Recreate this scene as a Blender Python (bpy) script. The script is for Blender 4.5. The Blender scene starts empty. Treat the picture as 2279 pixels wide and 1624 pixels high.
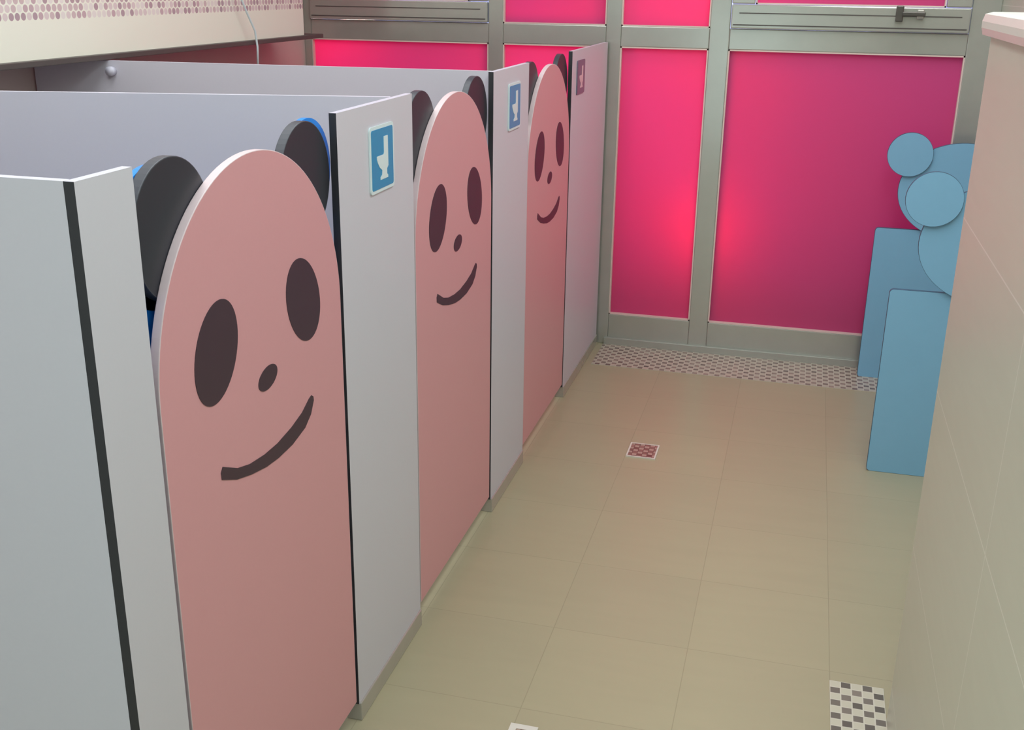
import bpy, bmesh, math
from mathutils import Matrix, Vector
scene=bpy.context.scene
COL=scene.collection
scene.view_settings.view_transform='Standard'
def s2l(v):
    v/=255.
    return v/12.92 if v<=.04045 else ((v+.055)/1.055)**2.4
def C(r,g,b): return (s2l(r),s2l(g),s2l(b),1)

# ---------------- materials ----------------
def newmat(n):
    m=bpy.data.materials.new(n);m.use_nodes=True
    return m,m.node_tree,m.node_tree.nodes['Principled BSDF']
def simple(n,col,rough=.5,metal=0,noise=.04,scale=30,spec=.5,bump=0):
    m,t,b=newmat(n)
    b.inputs['Roughness'].default_value=rough;b.inputs['Metallic'].default_value=metal
    b.inputs['Specular IOR Level'].default_value=spec
    tc=t.nodes.new('ShaderNodeTexCoord');nz=t.nodes.new('ShaderNodeTexNoise');nz.inputs['Scale'].default_value=scale
    nz.inputs['Detail'].default_value=4
    t.links.new(tc.outputs['Object'],nz.inputs['Vector'])
    mx=t.nodes.new('ShaderNodeMix');mx.data_type='RGBA'
    mx.inputs['A'].default_value=tuple(c*(1-noise) for c in col[:3])+(1,)
    mx.inputs['B'].default_value=tuple(min(1,c*(1+noise)) for c in col[:3])+(1,)
    t.links.new(nz.outputs['Fac'],mx.inputs['Factor']);t.links.new(mx.outputs['Result'],b.inputs['Base Color'])
    if bump:
        bp=t.nodes.new('ShaderNodeBump');bp.inputs['Strength'].default_value=bump;bp.inputs['Distance'].default_value=.002
        t.links.new(nz.outputs['Fac'],bp.inputs['Height']);t.links.new(bp.outputs['Normal'],b.inputs['Normal'])
    return m
def math_(t,op,a,b=None,c=None):
    n=t.nodes.new('ShaderNodeMath');n.operation=op
    for i,v in enumerate((a,b,c)):
        if v is None: continue
        if isinstance(v,(int,float)): n.inputs[i].default_value=v
        else: t.links.new(v,n.inputs[i])
    return n.outputs[0]
def brick_mat(n,axes,w,h,off,c1,c2,cm,mortar,offset=0.,rough=.4,veins=0,bias=0,spec=.5):
    m,t,b=newmat(n);b.inputs['Roughness'].default_value=rough;b.inputs['Specular IOR Level'].default_value=spec
    tc=t.nodes.new('ShaderNodeTexCoord');sp=t.nodes.new('ShaderNodeSeparateXYZ');t.links.new(tc.outputs['Object'],sp.inputs[0])
    cb=t.nodes.new('ShaderNodeCombineXYZ')
    for i,a in enumerate(axes): t.links.new(math_(t,'SUBTRACT',sp.outputs[a],off[i]),cb.inputs[i])
    br=t.nodes.new('ShaderNodeTexBrick');br.offset=offset;br.offset_frequency=2;br.squash=1
    br.inputs['Scale'].default_value=1;br.inputs['Mortar Size'].default_value=mortar;br.inputs['Mortar Smooth'].default_value=.3
    br.inputs['Bias'].default_value=bias;br.inputs['Brick Width'].default_value=w;br.inputs['Row Height'].default_value=h
    br.inputs['Color1'].default_value=c1;br.inputs['Color2'].default_value=c2;br.inputs['Mortar'].default_value=cm
    t.links.new(cb.outputs[0],br.inputs['Vector'])
    out=br.outputs['Color']
    if veins:
        mp=t.nodes.new('ShaderNodeMapping');mp.inputs['Scale'].default_value=(1,6,6) if axes[0]=='X' else (3,2,14)
        t.links.new(tc.outputs['Object'],mp.inputs[0])
        nz=t.nodes.new('ShaderNodeTexNoise');nz.inputs['Scale'].default_value=3;nz.inputs['Detail'].default_value=6;nz.inputs['Distortion'].default_value=.6
        t.links.new(mp.outputs[0],nz.inputs['Vector'])
        f=math_(t,'MULTIPLY_ADD',nz.outputs['Fac'],veins*2,1-veins)
        vm=t.nodes.new('ShaderNodeVectorMath');vm.operation='SCALE';t.links.new(out,vm.inputs[0]);t.links.new(f,vm.inputs['Scale'])
        out=vm.outputs[0]
    t.links.new(out,b.inputs['Base Color'])
    bp=t.nodes.new('ShaderNodeBump');bp.inputs['Strength'].default_value=.15;bp.inputs['Distance'].default_value=.0006;bp.invert=True
    t.links.new(br.outputs['Fac'],bp.inputs['Height']);t.links.new(bp.outputs['Normal'],b.inputs['Normal'])
    return m
def mosaic_mat(n,tile,off,dark,light,grout):
    m,t,b=newmat(n);b.inputs['Roughness'].default_value=.3
    tc=t.nodes.new('ShaderNodeTexCoord');sp=t.nodes.new('ShaderNodeSeparateXYZ');t.links.new(tc.outputs['Object'],sp.inputs[0])
    u=math_(t,'DIVIDE',math_(t,'SUBTRACT',sp.outputs['X'],off[0]),tile);v=math_(t,'DIVIDE',math_(t,'SUBTRACT',sp.outputs['Y'],off[1]),tile)
    fu=math_(t,'FLOOR',u);fv=math_(t,'FLOOR',v)
    par=math_(t,'MODULO',math_(t,'ABSOLUTE',math_(t,'ADD',fu,fv)),2.)
    cb=t.nodes.new('ShaderNodeCombineXYZ');t.links.new(fu,cb.inputs[0]);t.links.new(fv,cb.inputs[1])
    wn=t.nodes.new('ShaderNodeTexWhiteNoise');wn.noise_dimensions='3D';t.links.new(cb.outputs[0],wn.inputs['Vector'])
    rd=t.nodes.new('ShaderNodeMix');rd.data_type='RGBA';rd.inputs['A'].default_value=dark[0];rd.inputs['B'].default_value=dark[1]
    t.links.new(wn.outputs['Value'],rd.inputs['Factor'])
    mx=t.nodes.new('ShaderNodeMix');mx.data_type='RGBA';t.links.new(rd.outputs['Result'],mx.inputs['A']);mx.inputs['B'].default_value=light
    t.links.new(math_(t,'GREATER_THAN',par,.5),mx.inputs['Factor'])
    au=math_(t,'ABSOLUTE',math_(t,'SUBTRACT',math_(t,'FRACT',u),.5));av=math_(t,'ABSOLUTE',math_(t,'SUBTRACT',math_(t,'FRACT',v),.5))
    g=math_(t,'GREATER_THAN',math_(t,'MAXIMUM',au,av),.44)
    m2=t.nodes.new('ShaderNodeMix');m2.data_type='RGBA';t.links.new(mx.outputs['Result'],m2.inputs['A']);m2.inputs['B'].default_value=grout
    t.links.new(g,m2.inputs['Factor']);t.links.new(m2.outputs['Result'],b.inputs['Base Color'])
    return m
def penny_mat(n,d,zlow,white):
    m,t,b=newmat(n);b.inputs['Roughness'].default_value=.25
    tc=t.nodes.new('ShaderNodeTexCoord');sp=t.nodes.new('ShaderNodeSeparateXYZ');t.links.new(tc.outputs['Object'],sp.inputs[0])
    masks=[];cols=[]
    row=d*1.732
    for k in (0,1):
        u=math_(t,'DIVIDE',math_(t,'ADD',sp.outputs['Y'],k*d/2),d);v=math_(t,'DIVIDE',math_(t,'ADD',sp.outputs['Z'],k*row/2),row)
        du=math_(t,'MULTIPLY',math_(t,'SUBTRACT',math_(t,'FRACT',u),.5),d);dv=math_(t,'MULTIPLY',math_(t,'SUBTRACT',math_(t,'FRACT',v),.5),row)
        r=math_(t,'SQRT',math_(t,'ADD',math_(t,'MULTIPLY',du,du),math_(t,'MULTIPLY',dv,dv)))
        masks.append(math_(t,'LESS_THAN',r,d*.42))
        cb=t.nodes.new('ShaderNodeCombineXYZ');t.links.new(math_(t,'FLOOR',u),cb.inputs[0]);t.links.new(math_(t,'FLOOR',v),cb.inputs[1]);cb.inputs[2].default_value=k*7.3
        wn=t.nodes.new('ShaderNodeTexWhiteNoise');t.links.new(cb.outputs[0],wn.inputs['Vector'])
        cr=t.nodes.new('ShaderNodeValToRGB');cr.color_ramp.interpolation='CONSTANT'
        e=cr.color_ramp.elements;e[0].color=C(204,176,184);e[1].position=.25;e[1].color=C(228,210,212)
        for p,c in ((.5,C(186,160,170)),(.7,C(238,228,226)),(.85,C(214,190,194))):
            x=e.new(p);x.color=c
        t.links.new(wn.outputs['Value'],cr.inputs[0]);cols.append(cr.outputs[0])
    base=t.nodes.new('ShaderNodeRGB');base.outputs[0].default_value=white;cur=base.outputs[0]
    zm=math_(t,'GREATER_THAN',sp.outputs['Z'],zlow)
    for mk,cl in zip(masks,cols):
        mx=t.nodes.new('ShaderNodeMix');mx.data_type='RGBA';t.links.new(math_(t,'MULTIPLY',mk,zm),mx.inputs['Factor'])
        t.links.new(cur,mx.inputs['A']);t.links.new(cl,mx.inputs['B']);cur=mx.outputs['Result']
    t.links.new(cur,b.inputs['Base Color'])
    return m
def film_mat(n):
    m=bpy.data.materials.new(n);m.use_nodes=True;t=m.node_tree;t.nodes.clear()
    o=t.nodes.new('ShaderNodeOutputMaterial')
    tr=t.nodes.new('ShaderNodeBsdfTranslucent')
    df=t.nodes.new('ShaderNodeBsdfPrincipled');df.inputs['Base Color'].default_value=(.60,.125,.33,1);df.inputs['Roughness'].default_value=.45
    tc=t.nodes.new('ShaderNodeTexCoord');nz=t.nodes.new('ShaderNodeTexNoise');nz.inputs['Scale'].default_value=2.2;nz.inputs['Detail'].default_value=1
    t.links.new(tc.outputs['Object'],nz.inputs['Vector'])
    mx=t.nodes.new('ShaderNodeMix');mx.data_type='RGBA';mx.inputs['A'].default_value=(.95,.06,.29,1);mx.inputs['B'].default_value=(.88,.085,.38,1)
    t.links.new(nz.outputs['Fac'],mx.inputs['Factor']);t.links.new(mx.outputs['Result'],tr.inputs[0])
    ms=t.nodes.new('ShaderNodeMixShader');ms.inputs[0].default_value=.5
    t.links.new(tr.outputs[0],ms.inputs[1]);t.links.new(df.outputs[0],ms.inputs[2]);t.links.new(ms.outputs[0],o.inputs[0])
    return m

M_white=simple('white_laminate',C(210,206,218),.42,noise=.015,scale=200)
M_core=simple('black_core_edge',C(46,46,52),.5)
M_top=simple('light_cut_edge',C(208,206,222),.4)
M_pink=simple('pink_laminate',C(220,158,165),.42,noise=.015,scale=200)
M_pinkedge=simple('pale_pink_edge',C(222,200,206),.4)
M_black=simple('charcoal_laminate',C(46,46,55),.42,noise=.03)
M_blackedge=simple('grey_cut_edge',C(68,70,80),.4)
M_face=simple('dark_print',C(68,46,58),.45,noise=.03)
M_blue=simple('bright_blue_laminate',C(30,140,245),.4)
M_bear=simple('sky_blue_laminate',C(132,184,218),.45,noise=.02)
M_bearedge=simple('dark_blue_edge',C(60,96,124),.5)
M_alu=simple('brushed_aluminium',C(184,185,178),.2,metal=.45,noise=.06,scale=12)
M_steel=simple('stainless_steel',C(190,186,180),.22,metal=.5,noise=.08,scale=15)
M_darkmetal=simple('dark_latch_metal',C(96,92,88),.3,metal=.5)
M_bead=simple('pale_glazing_bead',C(230,206,200),.5)
M_signb=simple('sign_blue',C(34,146,196),.35,noise=.02)
M_signw=simple('sign_white',C(220,235,240),.35,noise=.01)
M_signg=simple('sign_mauve_grey',C(116,112,134),.4)
M_paint=simple('white_paint',C(222,225,218),.6,noise=.02,bump=.05)
M_pinkwall=simple('beige_wall_paint',C(205,190,186),.5,noise=.04,scale=4)
M_cap=simple('ivory_stone_cap',C(222,223,214),.3,noise=.03,scale=10)
M_dark=simple('painted_shadow_trim',C(84,78,76),.5)
M_drain=mosaic_mat('drain_inlay',.016,(.302,3.13),(C(112,78,70),C(160,122,112)),C(178,152,140),C(105,80,72))
M_drainframe=simple('white_drain_frame',C(220,214,206),.3)
M_floor=brick_mat('beige_floor_tile','XY',.3065,.3065,(-.007,1.812-.3065*6),C(174,165,137),C(171,162,135),C(158,149,123),.0011,rough=.33,veins=.05)
M_wall=brick_mat('cream_wall_tile','YZ',.62,.3165,(1.97-.62*6,.4-.3165*3),C(202,206,190),C(201,204,188),C(224,226,214),.0014,rough=.35,veins=.04)
M_mos1=mosaic_mat('floor_mosaic_strip',.021,(0,3.95),(C(116,98,93),C(156,136,127)),C(190,180,165),C(198,189,176))
M_mos2=mosaic_mat('floor_mosaic_border',.022,(.912,2.083),(C(100,94,86),C(145,134,124)),C(204,198,180),C(212,206,192))
M_penny=penny_mat('round_mosaic_band',.021,1.30,C(248,246,234))
M_film=film_mat('frosted_magenta_film')
M_out=simple('added_kerb_concrete',C(120,118,125),.8)

# ---------------- mesh helpers ----------------
def mkobj(name,me,parent=None,loc=(0,0,0)):
    o=bpy.data.objects.new(name,me);COL.objects.link(o);o.location=loc
    if parent: o.parent=parent
    return o
def frombm(name,bm,mats,parent=None,loc=(0,0,0),smooth=False):
    bmesh.ops.recalc_face_normals(bm,faces=bm.faces)
    me=bpy.data.meshes.new(name);bm.to_mesh(me);bm.free()
    for m in mats: me.materials.append(m)
    if smooth:
        for p in me.polygons: p.use_smooth=True
    return mkobj(name,me,parent,loc)
def plate(name,pts,plane,d0,d1,mats,parent=None,loc=(0,0,0),bevel=0,topmat=None):
    bm=bmesh.new()
    f={'x':lambda p,d:(d,p[0],p[1]),'y':lambda p,d:(p[0],d,p[1]),'z':lambda p,d:(p[0],p[1],d)}[plane]
    cl=[]
    for p in pts:
        if not cl or (abs(cl[-1][0]-p[0])+abs(cl[-1][1]-p[1])>1e-5): cl.append(p)
    if abs(cl[0][0]-cl[-1][0])+abs(cl[0][1]-cl[-1][1])<1e-5: cl.pop()
    a=[bm.verts.new(f(p,d0)) for p in cl];b=[bm.verts.new(f(p,d1)) for p in cl]
    fa=bm.faces.new(a);fb=bm.faces.new(b);n=len(cl)
    side=[bm.faces.new((a[i],a[(i+1)%n],b[(i+1)%n],b[i])) for i in range(n)]
    bmesh.ops.recalc_face_normals(bm,faces=bm.faces)
    if len(mats)>1:
        for s in side: s.material_index=1
        if topmat is not None:
            for s in side:
                if s.normal.z>.5: s.material_index=topmat
    if bevel:
        es=list({e for fc in (fa,fb) for e in fc.edges})
        bmesh.ops.bevel(bm,geom=es,offset=bevel,segments=2,affect='EDGES',profile=.6,material=1 if len(mats)>1 else 0)
    return frombm(name,bm,mats,parent,loc)
def box(name,x0,x1,y0,y1,z0,z1,mats,parent=None,loc=(0,0,0),bevel=0):
    bm=bmesh.new();bmesh.ops.create_cube(bm,size=1)
    for v in bm.verts: v.co=Vector(((x0+x1)/2+v.co.x*(x1-x0),(y0+y1)/2+v.co.y*(y1-y0),(z0+z1)/2+v.co.z*(z1-z0)))
    if bevel: bmesh.ops.bevel(bm,geom=list(bm.edges),offset=bevel,segments=2,affect='EDGES',profile=.6)
    return frombm(name,bm,mats if isinstance(mats,list) else [mats],parent,loc)
def ell(cx,cz,a,b,tilt=0,n=56):
    t=math.radians(tilt);out=[]
    for i in range(n):
        q=2*math.pi*i/n;l=a*math.cos(q);w=b*math.sin(q)
        out.append((cx+l*math.sin(t)+w*math.cos(t),cz+l*math.cos(t)-w*math.sin(t)))
    return out
def tube(name,pts,r,mat,parent=None,n=10):
    bm=bmesh.new();P=[Vector(p) for p in pts];rings=[]
    for i,p in enumerate(P):
        d=(P[min(i+1,len(P)-1)]-P[max(i-1,0)]).normalized()
        u=d.cross(Vector((1,.01,0))).normalized();w=d.cross(u).normalized()
        rings.append([bm.verts.new(p+r*(math.cos(2*math.pi*k/n)*u+math.sin(2*math.pi*k/n)*w)) for k in range(n)])
    for A,B in zip(rings,rings[1:]):
        for k in range(n): bm.faces.new((A[k],A[(k+1)%n],B[(k+1)%n],B[k]))
    bm.faces.new(rings[0]);bm.faces.new(rings[-1])
    return frombm(name,bm,[mat],parent,smooth=True)
def empty(name,loc):
    e=bpy.data.objects.new(name,None);COL.objects.link(e);e.location=loc;e.empty_display_size=.1;return e
def tag(o,label,cat,group=None):
    o['label']=label;o['category']=cat
    if group:o['group']=group
def struct(o): o['kind']='structure';return o

# ---------------- room shell ----------------
struct(box('floor',-1.25,1.36,-1.1,4.24,-.1,0,M_floor))
struct(box('ceiling',-1.35,1.46,-1.2,4.4,2.6,2.7,M_paint))
struct(box('wall_left',-1.35,-1.25,-1.2,4.4,-.1,2.6,M_pinkwall))
struct(box('wall_right',1.36,1.46,-1.2,4.4,-.1,2.6,M_wall))
struct(box('wall_near',-1.25,1.36,-1.2,-1.1,-.1,2.6,M_paint))
struct(box('wall_back',-1.25,1.36,4.23,4.33,2.3,2.6,M_paint))
struct(box('trim_1',-1.25,-1.05,-1.1,3.80,1.21,2.6,M_penny))
struct(box('trim_2',-1.25,-1.028,-1.1,3.92,1.196,1.21,M_dark,bevel=.002))  # thin ledge, coloured dark to draw in the shadow line along its edge
WX=1.022;WE=1.97
struct(box('wall_middle',WX,WX+.13,-1.1,WE,0,1.328,M_wall))
yc=WE+.02
cap=[(WX-.018,-1.09),(WX+.15,-1.09),(WX+.15,yc)]
for i in range(9):
    a=math.pi/2*(i/8);cap.append((WX-.018+.03-.03*math.sin(a),yc-.03+.03*math.cos(a)))
struct(plate('trim_3',cap,'z',1.328,1.366,[M_cap,M_cap],bevel=.014))
struct(box('trim_4',.03,1.36,3.95,4.225,0,.002,M_mos1))
struct(box('trim_5',.912,WX,-1.1,2.083,0,.002,M_mos2))

# ---------------- back window wall ----------------
YF=4.226;YB=4.30
posts=[(-1.25,-1.219),(-.474,-.416),(-.013,.044),(.373,.446),(1.265,1.36)]
k=6
for a,b in posts:
    struct(box('trim_%d'%k,a,b,YF,YB,0,2.3,M_alu,bevel=.003));k+=1
def pane(i,x0,x1,z0,z1,sash=0,latch=False):
    w=struct(empty('window_%d'%i,((x0+x1)/2,YF+.03,z0)))
    lx=(x0+x1)/2;L=(-lx,-(YF+.03),-z0)
    if sash:
        s=sash
        for (a,b,c,d) in ((x0,x1,z0,z0+s),(x0,x1,z1-s,z1),(x0,x0+s,z0+s,z1-s),(x1-s,x1,z0+s,z1-s)):
            box('sash_rail',a+.002,b-.002,YF-.012,YF+.03,c+.001,d-.001,M_alu,w,L,bevel=.004)
        for (a,b,c,d) in ((x0+.01,x1-.01,z0+.012,z0+.016),(x0+.03,x1-.03,z0+s*.62,z0+s*.66)):
            box('sash_groove',a,b,YF-.0135,YF-.0115,c,d,M_dark,w,L)  # dark strips on the rail colour in the shade of its grooves
        x0+=s;x1-=s;z0+=s;z1-=s
    box('glass_pane',x0,x1,YF+.020,YF+.024,z0,z1,M_film,w,L)
    t=.005
    for (a,b,c,d) in ((x0,x1,z0,z0+t),(x0,x1,z1-t,z1),(x0,x0+t,z0,z1),(x1-t,x1,z0,z1)):
        box('glazing_bead',a,b,YF+.002,YF+.020,c,d,M_bead,w,L)
    if latch:
        lt=box('window_latch',1.015,1.040,YF-.030,YF-.012,z0-.050,z0+.004,M_darkmetal,w,L,bevel=.004)
        box('latch_lever',1.035,1.112,YF-.038,YF-.026,z0-.030,z0-.016,M_darkmetal,lt,(0,0,0),bevel=.003)
        box('latch_keeper',1.085,1.108,YF-.026,YF-.012,z0-.040,z0-.008,M_steel,lt,(0,0,0),bevel=.003)
    return w
wi=1
for (x0,x1,sh) in ((-1.219,-.474,.078),(-.416,-.013,0),(.044,.373,0),(.446,1.265,.086)):
    pane(wi,x0,x1,.126,1.178);wi+=1
    pane(wi,x0,x1,1.252,2.22,sash=sh,latch=(x0>.4));wi+=1
    for z0,z1 in ((0,.126),(1.178,1.252),(2.22,2.3)):
        struct(box('trim_%d'%k,x0,x1,YF+.002,YB,z0,z1,M_alu,bevel=.003));k+=1
struct(box('trim_%d'%k,.03,1.36,4.21,YF+.001,0,.03,M_alu,bevel=.002));k+=1
struct(box('trim_%d'%k,-1.35,1.46,4.50,4.55,-.1,.40,M_out));k+=1  # unseen kerb added outside to block light from the lower panes

# ---------------- cubicle fronts ----------------
H=1.194;T=.013
ICON=[(.55,.82),(.72,.82),(.72,.36),(.66,.32),(.66,.24),(.70,.22),(.70,.18),(.38,.18),(.38,.22),(.45,.25),(.46,.32),(.36,.37),(.29,.44),(.25,.50),(.25,.55),(.53,.55),(.55,.58)]
def front_panel(y0,y1,sign=None,mauve=False,label=''):
    yc=(y0+y1)/2
    e=empty('cubicle_panel',(0,yc,0))
    plate('panel_board',[(y0-yc,.04),(y1-yc,.04),(y1-yc,H),(y0-yc,H)],'x',-T,0,[M_white,M_core,M_top],e,topmat=2)
    box('panel_foot',-.028,.004,y0-yc+.002,y1-yc-.002,0,.041,M_steel,e,bevel=.002)
    if sign:
        sy0,sy1,z0,z1=sign;w=.006
        a,b=sy0-yc,sy1-yc
        def rr(a,b,c,d,r):
            p=[]
            for cx,cz,q in ((b-r,d-r,0),(a+r,d-r,90),(a+r,c+r,180),(b-r,c+r,270)):
                for j in range(6):
                    t=math.radians(q+18*j);p.append((cx+r*math.cos(t),cz+r*math.sin(t)))
            return p
        s=plate('toilet_sign',rr(a,b,z0,z1,.008),'x',.0002,.003,[M_signg if mauve else M_signw],e)
        plate('sign_field',rr(a+w,b-w,z0+w,z1-w,.005),'x',.003,.0036,[M_signg if mauve else M_signb],s)
        W_=b-a;Hh=z1-z0
        plate('toilet_icon',[(a+u*W_,z0+v*Hh) for u,v in ICON],'x',.0036,.0042,[M_signw if not mauve else M_pinkedge],s)
    tag(e,label,'stall panel','cubicle front panels')
    return e
front_panel(.996,1.103,label='narrow white laminate end panel with black edge beside panda door')
front_panel(1.683,2.047,(1.818,1.936,1.034,1.154),label='white laminate cubicle panel with blue toilet sign and steel foot')
front_panel(2.630,2.987,(2.768,2.888,1.034,1.154),label='white laminate cubicle panel with blue toilet sign between two panda doors')
front_panel(3.562,4.205,(3.635,3.762,1.050,1.160),mauve=True,label='wide white laminate panel with mauve sign against window wall')

# ---------------- panda doors ----------------
ZB=.052
def dome(hw,spring,rz,zb,n=56):
    p=[(-hw,zb),(hw,zb)]
    for i in range(n+1):
        a=math.pi*i/n;p.append((hw*math.cos(a),spring+rz*math.sin(a)))
    return p
MOUTH=[(-.151,.733),(-.11,.715),(-.068,.704),(-.02,.6955),(.02,.693),(.07,.695),(.118,.705),(.142,.720),(.155,.740),(.154,.747),(.147,.7515),(.138,.749),(.11,.735),(.07,.725),(.02,.718),(-.023,.7175),(-.07,.722),(-.105,.731),(-.146,.751),(-.152,.744)]
def door(yc,hw,blue,gap):
    e=empty('stall_door',(0,yc,0))
    zb=ZB
    plate('door_face',dome(hw,.882,.290,zb),'x',-.014,-.001,[M_pink,M_pinkedge],e,bevel=.0012)  # pale side colour paints in the highlight along the door's rim
    for s in (-1,1):
        ec=-.190 if (blue and s<0) else s*.197
        plate('panda_ear',ell(ec,1.098,.093,.091),'x',-.030,-.0145,[M_black,M_blackedge],e,bevel=.0015)
        plate('panda_eye',ell(s*.137,.918,.0745,.055,-s*28),'x',-.001,-.0002,[M_face],e)
    plate('panda_nose',ell(.003,.833,.031,.0175,82),'x',-.001,-.0002,[M_face],e)
    plate('smiling_mouth',MOUTH,'x',-.001,-.0002,[M_face],e)
    for z in (.22,.75):
        box('door_hinge',-.024,-.0145,hw-.03,hw+gap+.001,z,z+.07,M_steel,e,bevel=.001)
    if blue:
        b=plate('blue_backing',dome(hw+.004,1.0,.13,zb+.02),'x',-.040,-.0305,[M_blue],e)
        plate('backing_ear',ell(-.206,1.090,.092,.092),'x',-.040,-.0305,[M_blue],b)
        plate('backing_ear',ell(.243,1.106,.084,.084),'x',-.040,-.0305,[M_blue],b)
    return e
d=door(1.393,.281,True,.009);tag(d,'pink panda-face stall door with black ears and bright blue backing board','stall door','panda stall doors')
d=door(2.3385,.283,False,.0085);tag(d,'pink panda-face stall door with black ears, closed, between two signed panels','stall door','panda stall doors')
d=door(3.2745,.281,False,.0065);tag(d,'pink panda-face stall door with black ears, closed, beside wide end panel','stall door','panda stall doors')

# ---------------- dividers between stalls ----------------
def divider(xa,ya,xb,yb,label,skew=0):
    L=math.hypot(xb-xa,yb-ya);ang=math.atan2(yb-ya,xb-xa)
    e=plate('stall_divider',[(0,.043),(.02,.043),(.02,0),(L,0),(L,H),(0,H)],'y',-T/2,T/2,[M_white,M_core,M_top],topmat=2)
    e.location=(xa,ya,0);e.rotation_euler=(0,0,ang)
    tag(e,label,'stall divider','dividers between cubicles')
    return e
divider(-.0135,1.0025,-1.245,1.0025,'grey-white laminate end divider of the cubicle row')
divider(-.0155,1.972,-1.245,1.66,'white laminate divider behind panel with blue toilet sign')
divider(-.0145,2.662,-1.245,2.56,'white laminate divider carrying a round pale bracket')
br=tube('wall_bracket',[(-1.02,2.555,1.168),(-1.02,2.560,1.168),(-1.02,2.572,1.168)],.012,M_top,n=20)
tag(br,'round pale bracket fixing on cubicle divider','bracket')
cd=tube('hanging_cord',[(-1.035,3.24,2.6),(-1.035,3.24,1.9),(-1.03,3.25,1.6),(-1.025,3.27,1.38),(-1.02,3.32,1.30),(-1.018,3.365,1.24),(-1.018,3.375,1.19),(-1.018,3.37,1.12)],.0035,M_signw)
tag(cd,'thin white cord hanging beside tiled bulkhead','cord')

# ---------------- bear urinal dividers ----------------
def bear(y,label):
    e=empty('urinal_divider',(1.19,y,0));ox=-1.19;XM=1.356
    cl=lambda P:[(min(x,XM)+ox,z) for x,z in P]
    def rr(a,b,c,d,r):
        p=[(b,c)]
        p.append((b,d))
        for j in range(7):
            t=math.radians(90+15*j);p.append((a+r+r*math.cos(t),d-r+r*math.sin(t)))
        for j in range(7):
            t=math.radians(180+15*j);p.append((a+r+r*math.cos(t),c+r+r*math.sin(t)))
        return p
    plate('body_board',cl(rr(1.030,XM,0,.577,.012)),'y',.016,.030,[M_bear,M_bearedge],e,bevel=.001)
    plate('bear_head',cl(ell(1.30,.722,.172,.211,0,72)),'y',.004,.0155,[M_bear,M_bearedge],e,bevel=.001)
    plate('bear_ear',cl(ell(1.114,.847,.077,.077)),'y',-.008,.0035,[M_bear,M_bearedge],e,bevel=.001)
    tag(e,label,'divider','bear urinal dividers')
bear(3.212,'sky-blue bear-shaped urinal divider standing behind low tiled wall')
bear(4.095,'sky-blue bear-shaped urinal divider standing beside window wall')

# ---------------- drains ----------------
def drain(x0,x1,y0,y1,t,label):
    xc,yc=(x0+x1)/2,(y0+y1)/2
    e=empty('floor_drain',(xc,yc,0))
    for a,b,c,d in ((x0,x1,y0,y0+t),(x0,x1,y1-t,y1),(x0,x0+t,y0+t,y1-t),(x1-t,x1,y0+t,y1-t)):
        box('drain_frame',a,b,c,d,0,.004,M_drainframe,e,(-xc,-yc,0))
    box('drain_grate',x0+t,x1-t,y0+t,y1-t,0,.003,M_drain,e,(-xc,-yc,0))
    tag(e,label,'drain','floor drains')
drain(.302,.395,3.118,3.228,.005,'small square floor drain with brown mosaic grate')
drain(.294,.350,1.690,1.757,.014,'small square floor drain with wide pale frame')

# ---------------- lights ----------------
def area(n,loc,rot,sx,sy,p,col):
    l=bpy.data.lights.new(n,'AREA');l.shape='RECTANGLE';l.size=sx;l.size_y=sy;l.energy=p;l.color=col
    o=bpy.data.objects.new(n,l);COL.objects.link(o);o.location=loc;o.rotation_euler=rot;return o
def point(n,loc,p,col,r=.1):
    l=bpy.data.lights.new(n,'POINT');l.energy=p;l.color=col;l.shadow_soft_size=r
    o=bpy.data.objects.new(n,l);COL.objects.link(o);o.location=loc;return o
area('ceiling_lamp',(1.05,2.1,2.55),(0,0,0),.5,3.6,33,(.90,.98,.98))
area('added_fill_stalls',(-.40,1.6,2.55),(0,0,0),.8,3.2,28,(.93,.98,.98))  # added fill over the stalls to brighten the low wall, no fixture there
area('ceiling_lamp_rear',(.6,.1,2.55),(0,0,0),.8,.8,8,(.78,.98,1))
area('added_cool_fill',(-.2,-1.05,.75),(math.radians(90),0,0),1.6,1.2,6,(.68,.95,1))  # added low cool fill for end divider and near floor; no doorway here
area('outdoor_sky_light',(-.5,5.6,1.9),(math.radians(-90),0,0),3.0,2.4,46,(.5,.6,1))
area('added_outdoor_strip',(.30,4.62,.95),(math.radians(-90),0,0),.12,.9,3.2,(1,.55,.4))  # lamp added behind the glass for a bright red column on the film
point('added_outdoor_glow_a',(.40,4.43,.50),3.4,(1,.5,.25),.05)  # point lamp added just behind the glass to make the film's hot spot
point('added_outdoor_glow_b',(-.3,4.6,1.1),9,(1,.65,.5),.1)  # this and the next two: lamps added to brighten left and upper panes
point('added_outdoor_glow_c',(-1.15,4.55,1.2),9,(1,.65,.5),.1)
point('added_outdoor_glow_d',(.30,4.55,1.55),9,(1,.65,.5),.1)
w=bpy.data.worlds.new('world');scene.world=w;w.use_nodes=True
w.node_tree.nodes['Background'].inputs[0].default_value=(.55,.55,1,1);w.node_tree.nodes['Background'].inputs[1].default_value=.9

# ---------------- camera ----------------
X=Vector((0.966135,-0.09761,0.238862)).normalized();Y=Vector((0.257696,0.31743,-0.912596));Y=(Y-X*X.dot(Y)).normalized();Z=X.cross(Y)
cam=bpy.data.cameras.new('camera');co=bpy.data.objects.new('camera',cam);COL.objects.link(co)
m=Matrix((X,Y,Z)).to_4x4();m.translation=Vector((.7451,0,1.4));co.matrix_world=m
cam.sensor_fit='HORIZONTAL';cam.sensor_width=36;cam.lens=2418.24/2279*36;cam.clip_start=.02
scene.camera=co
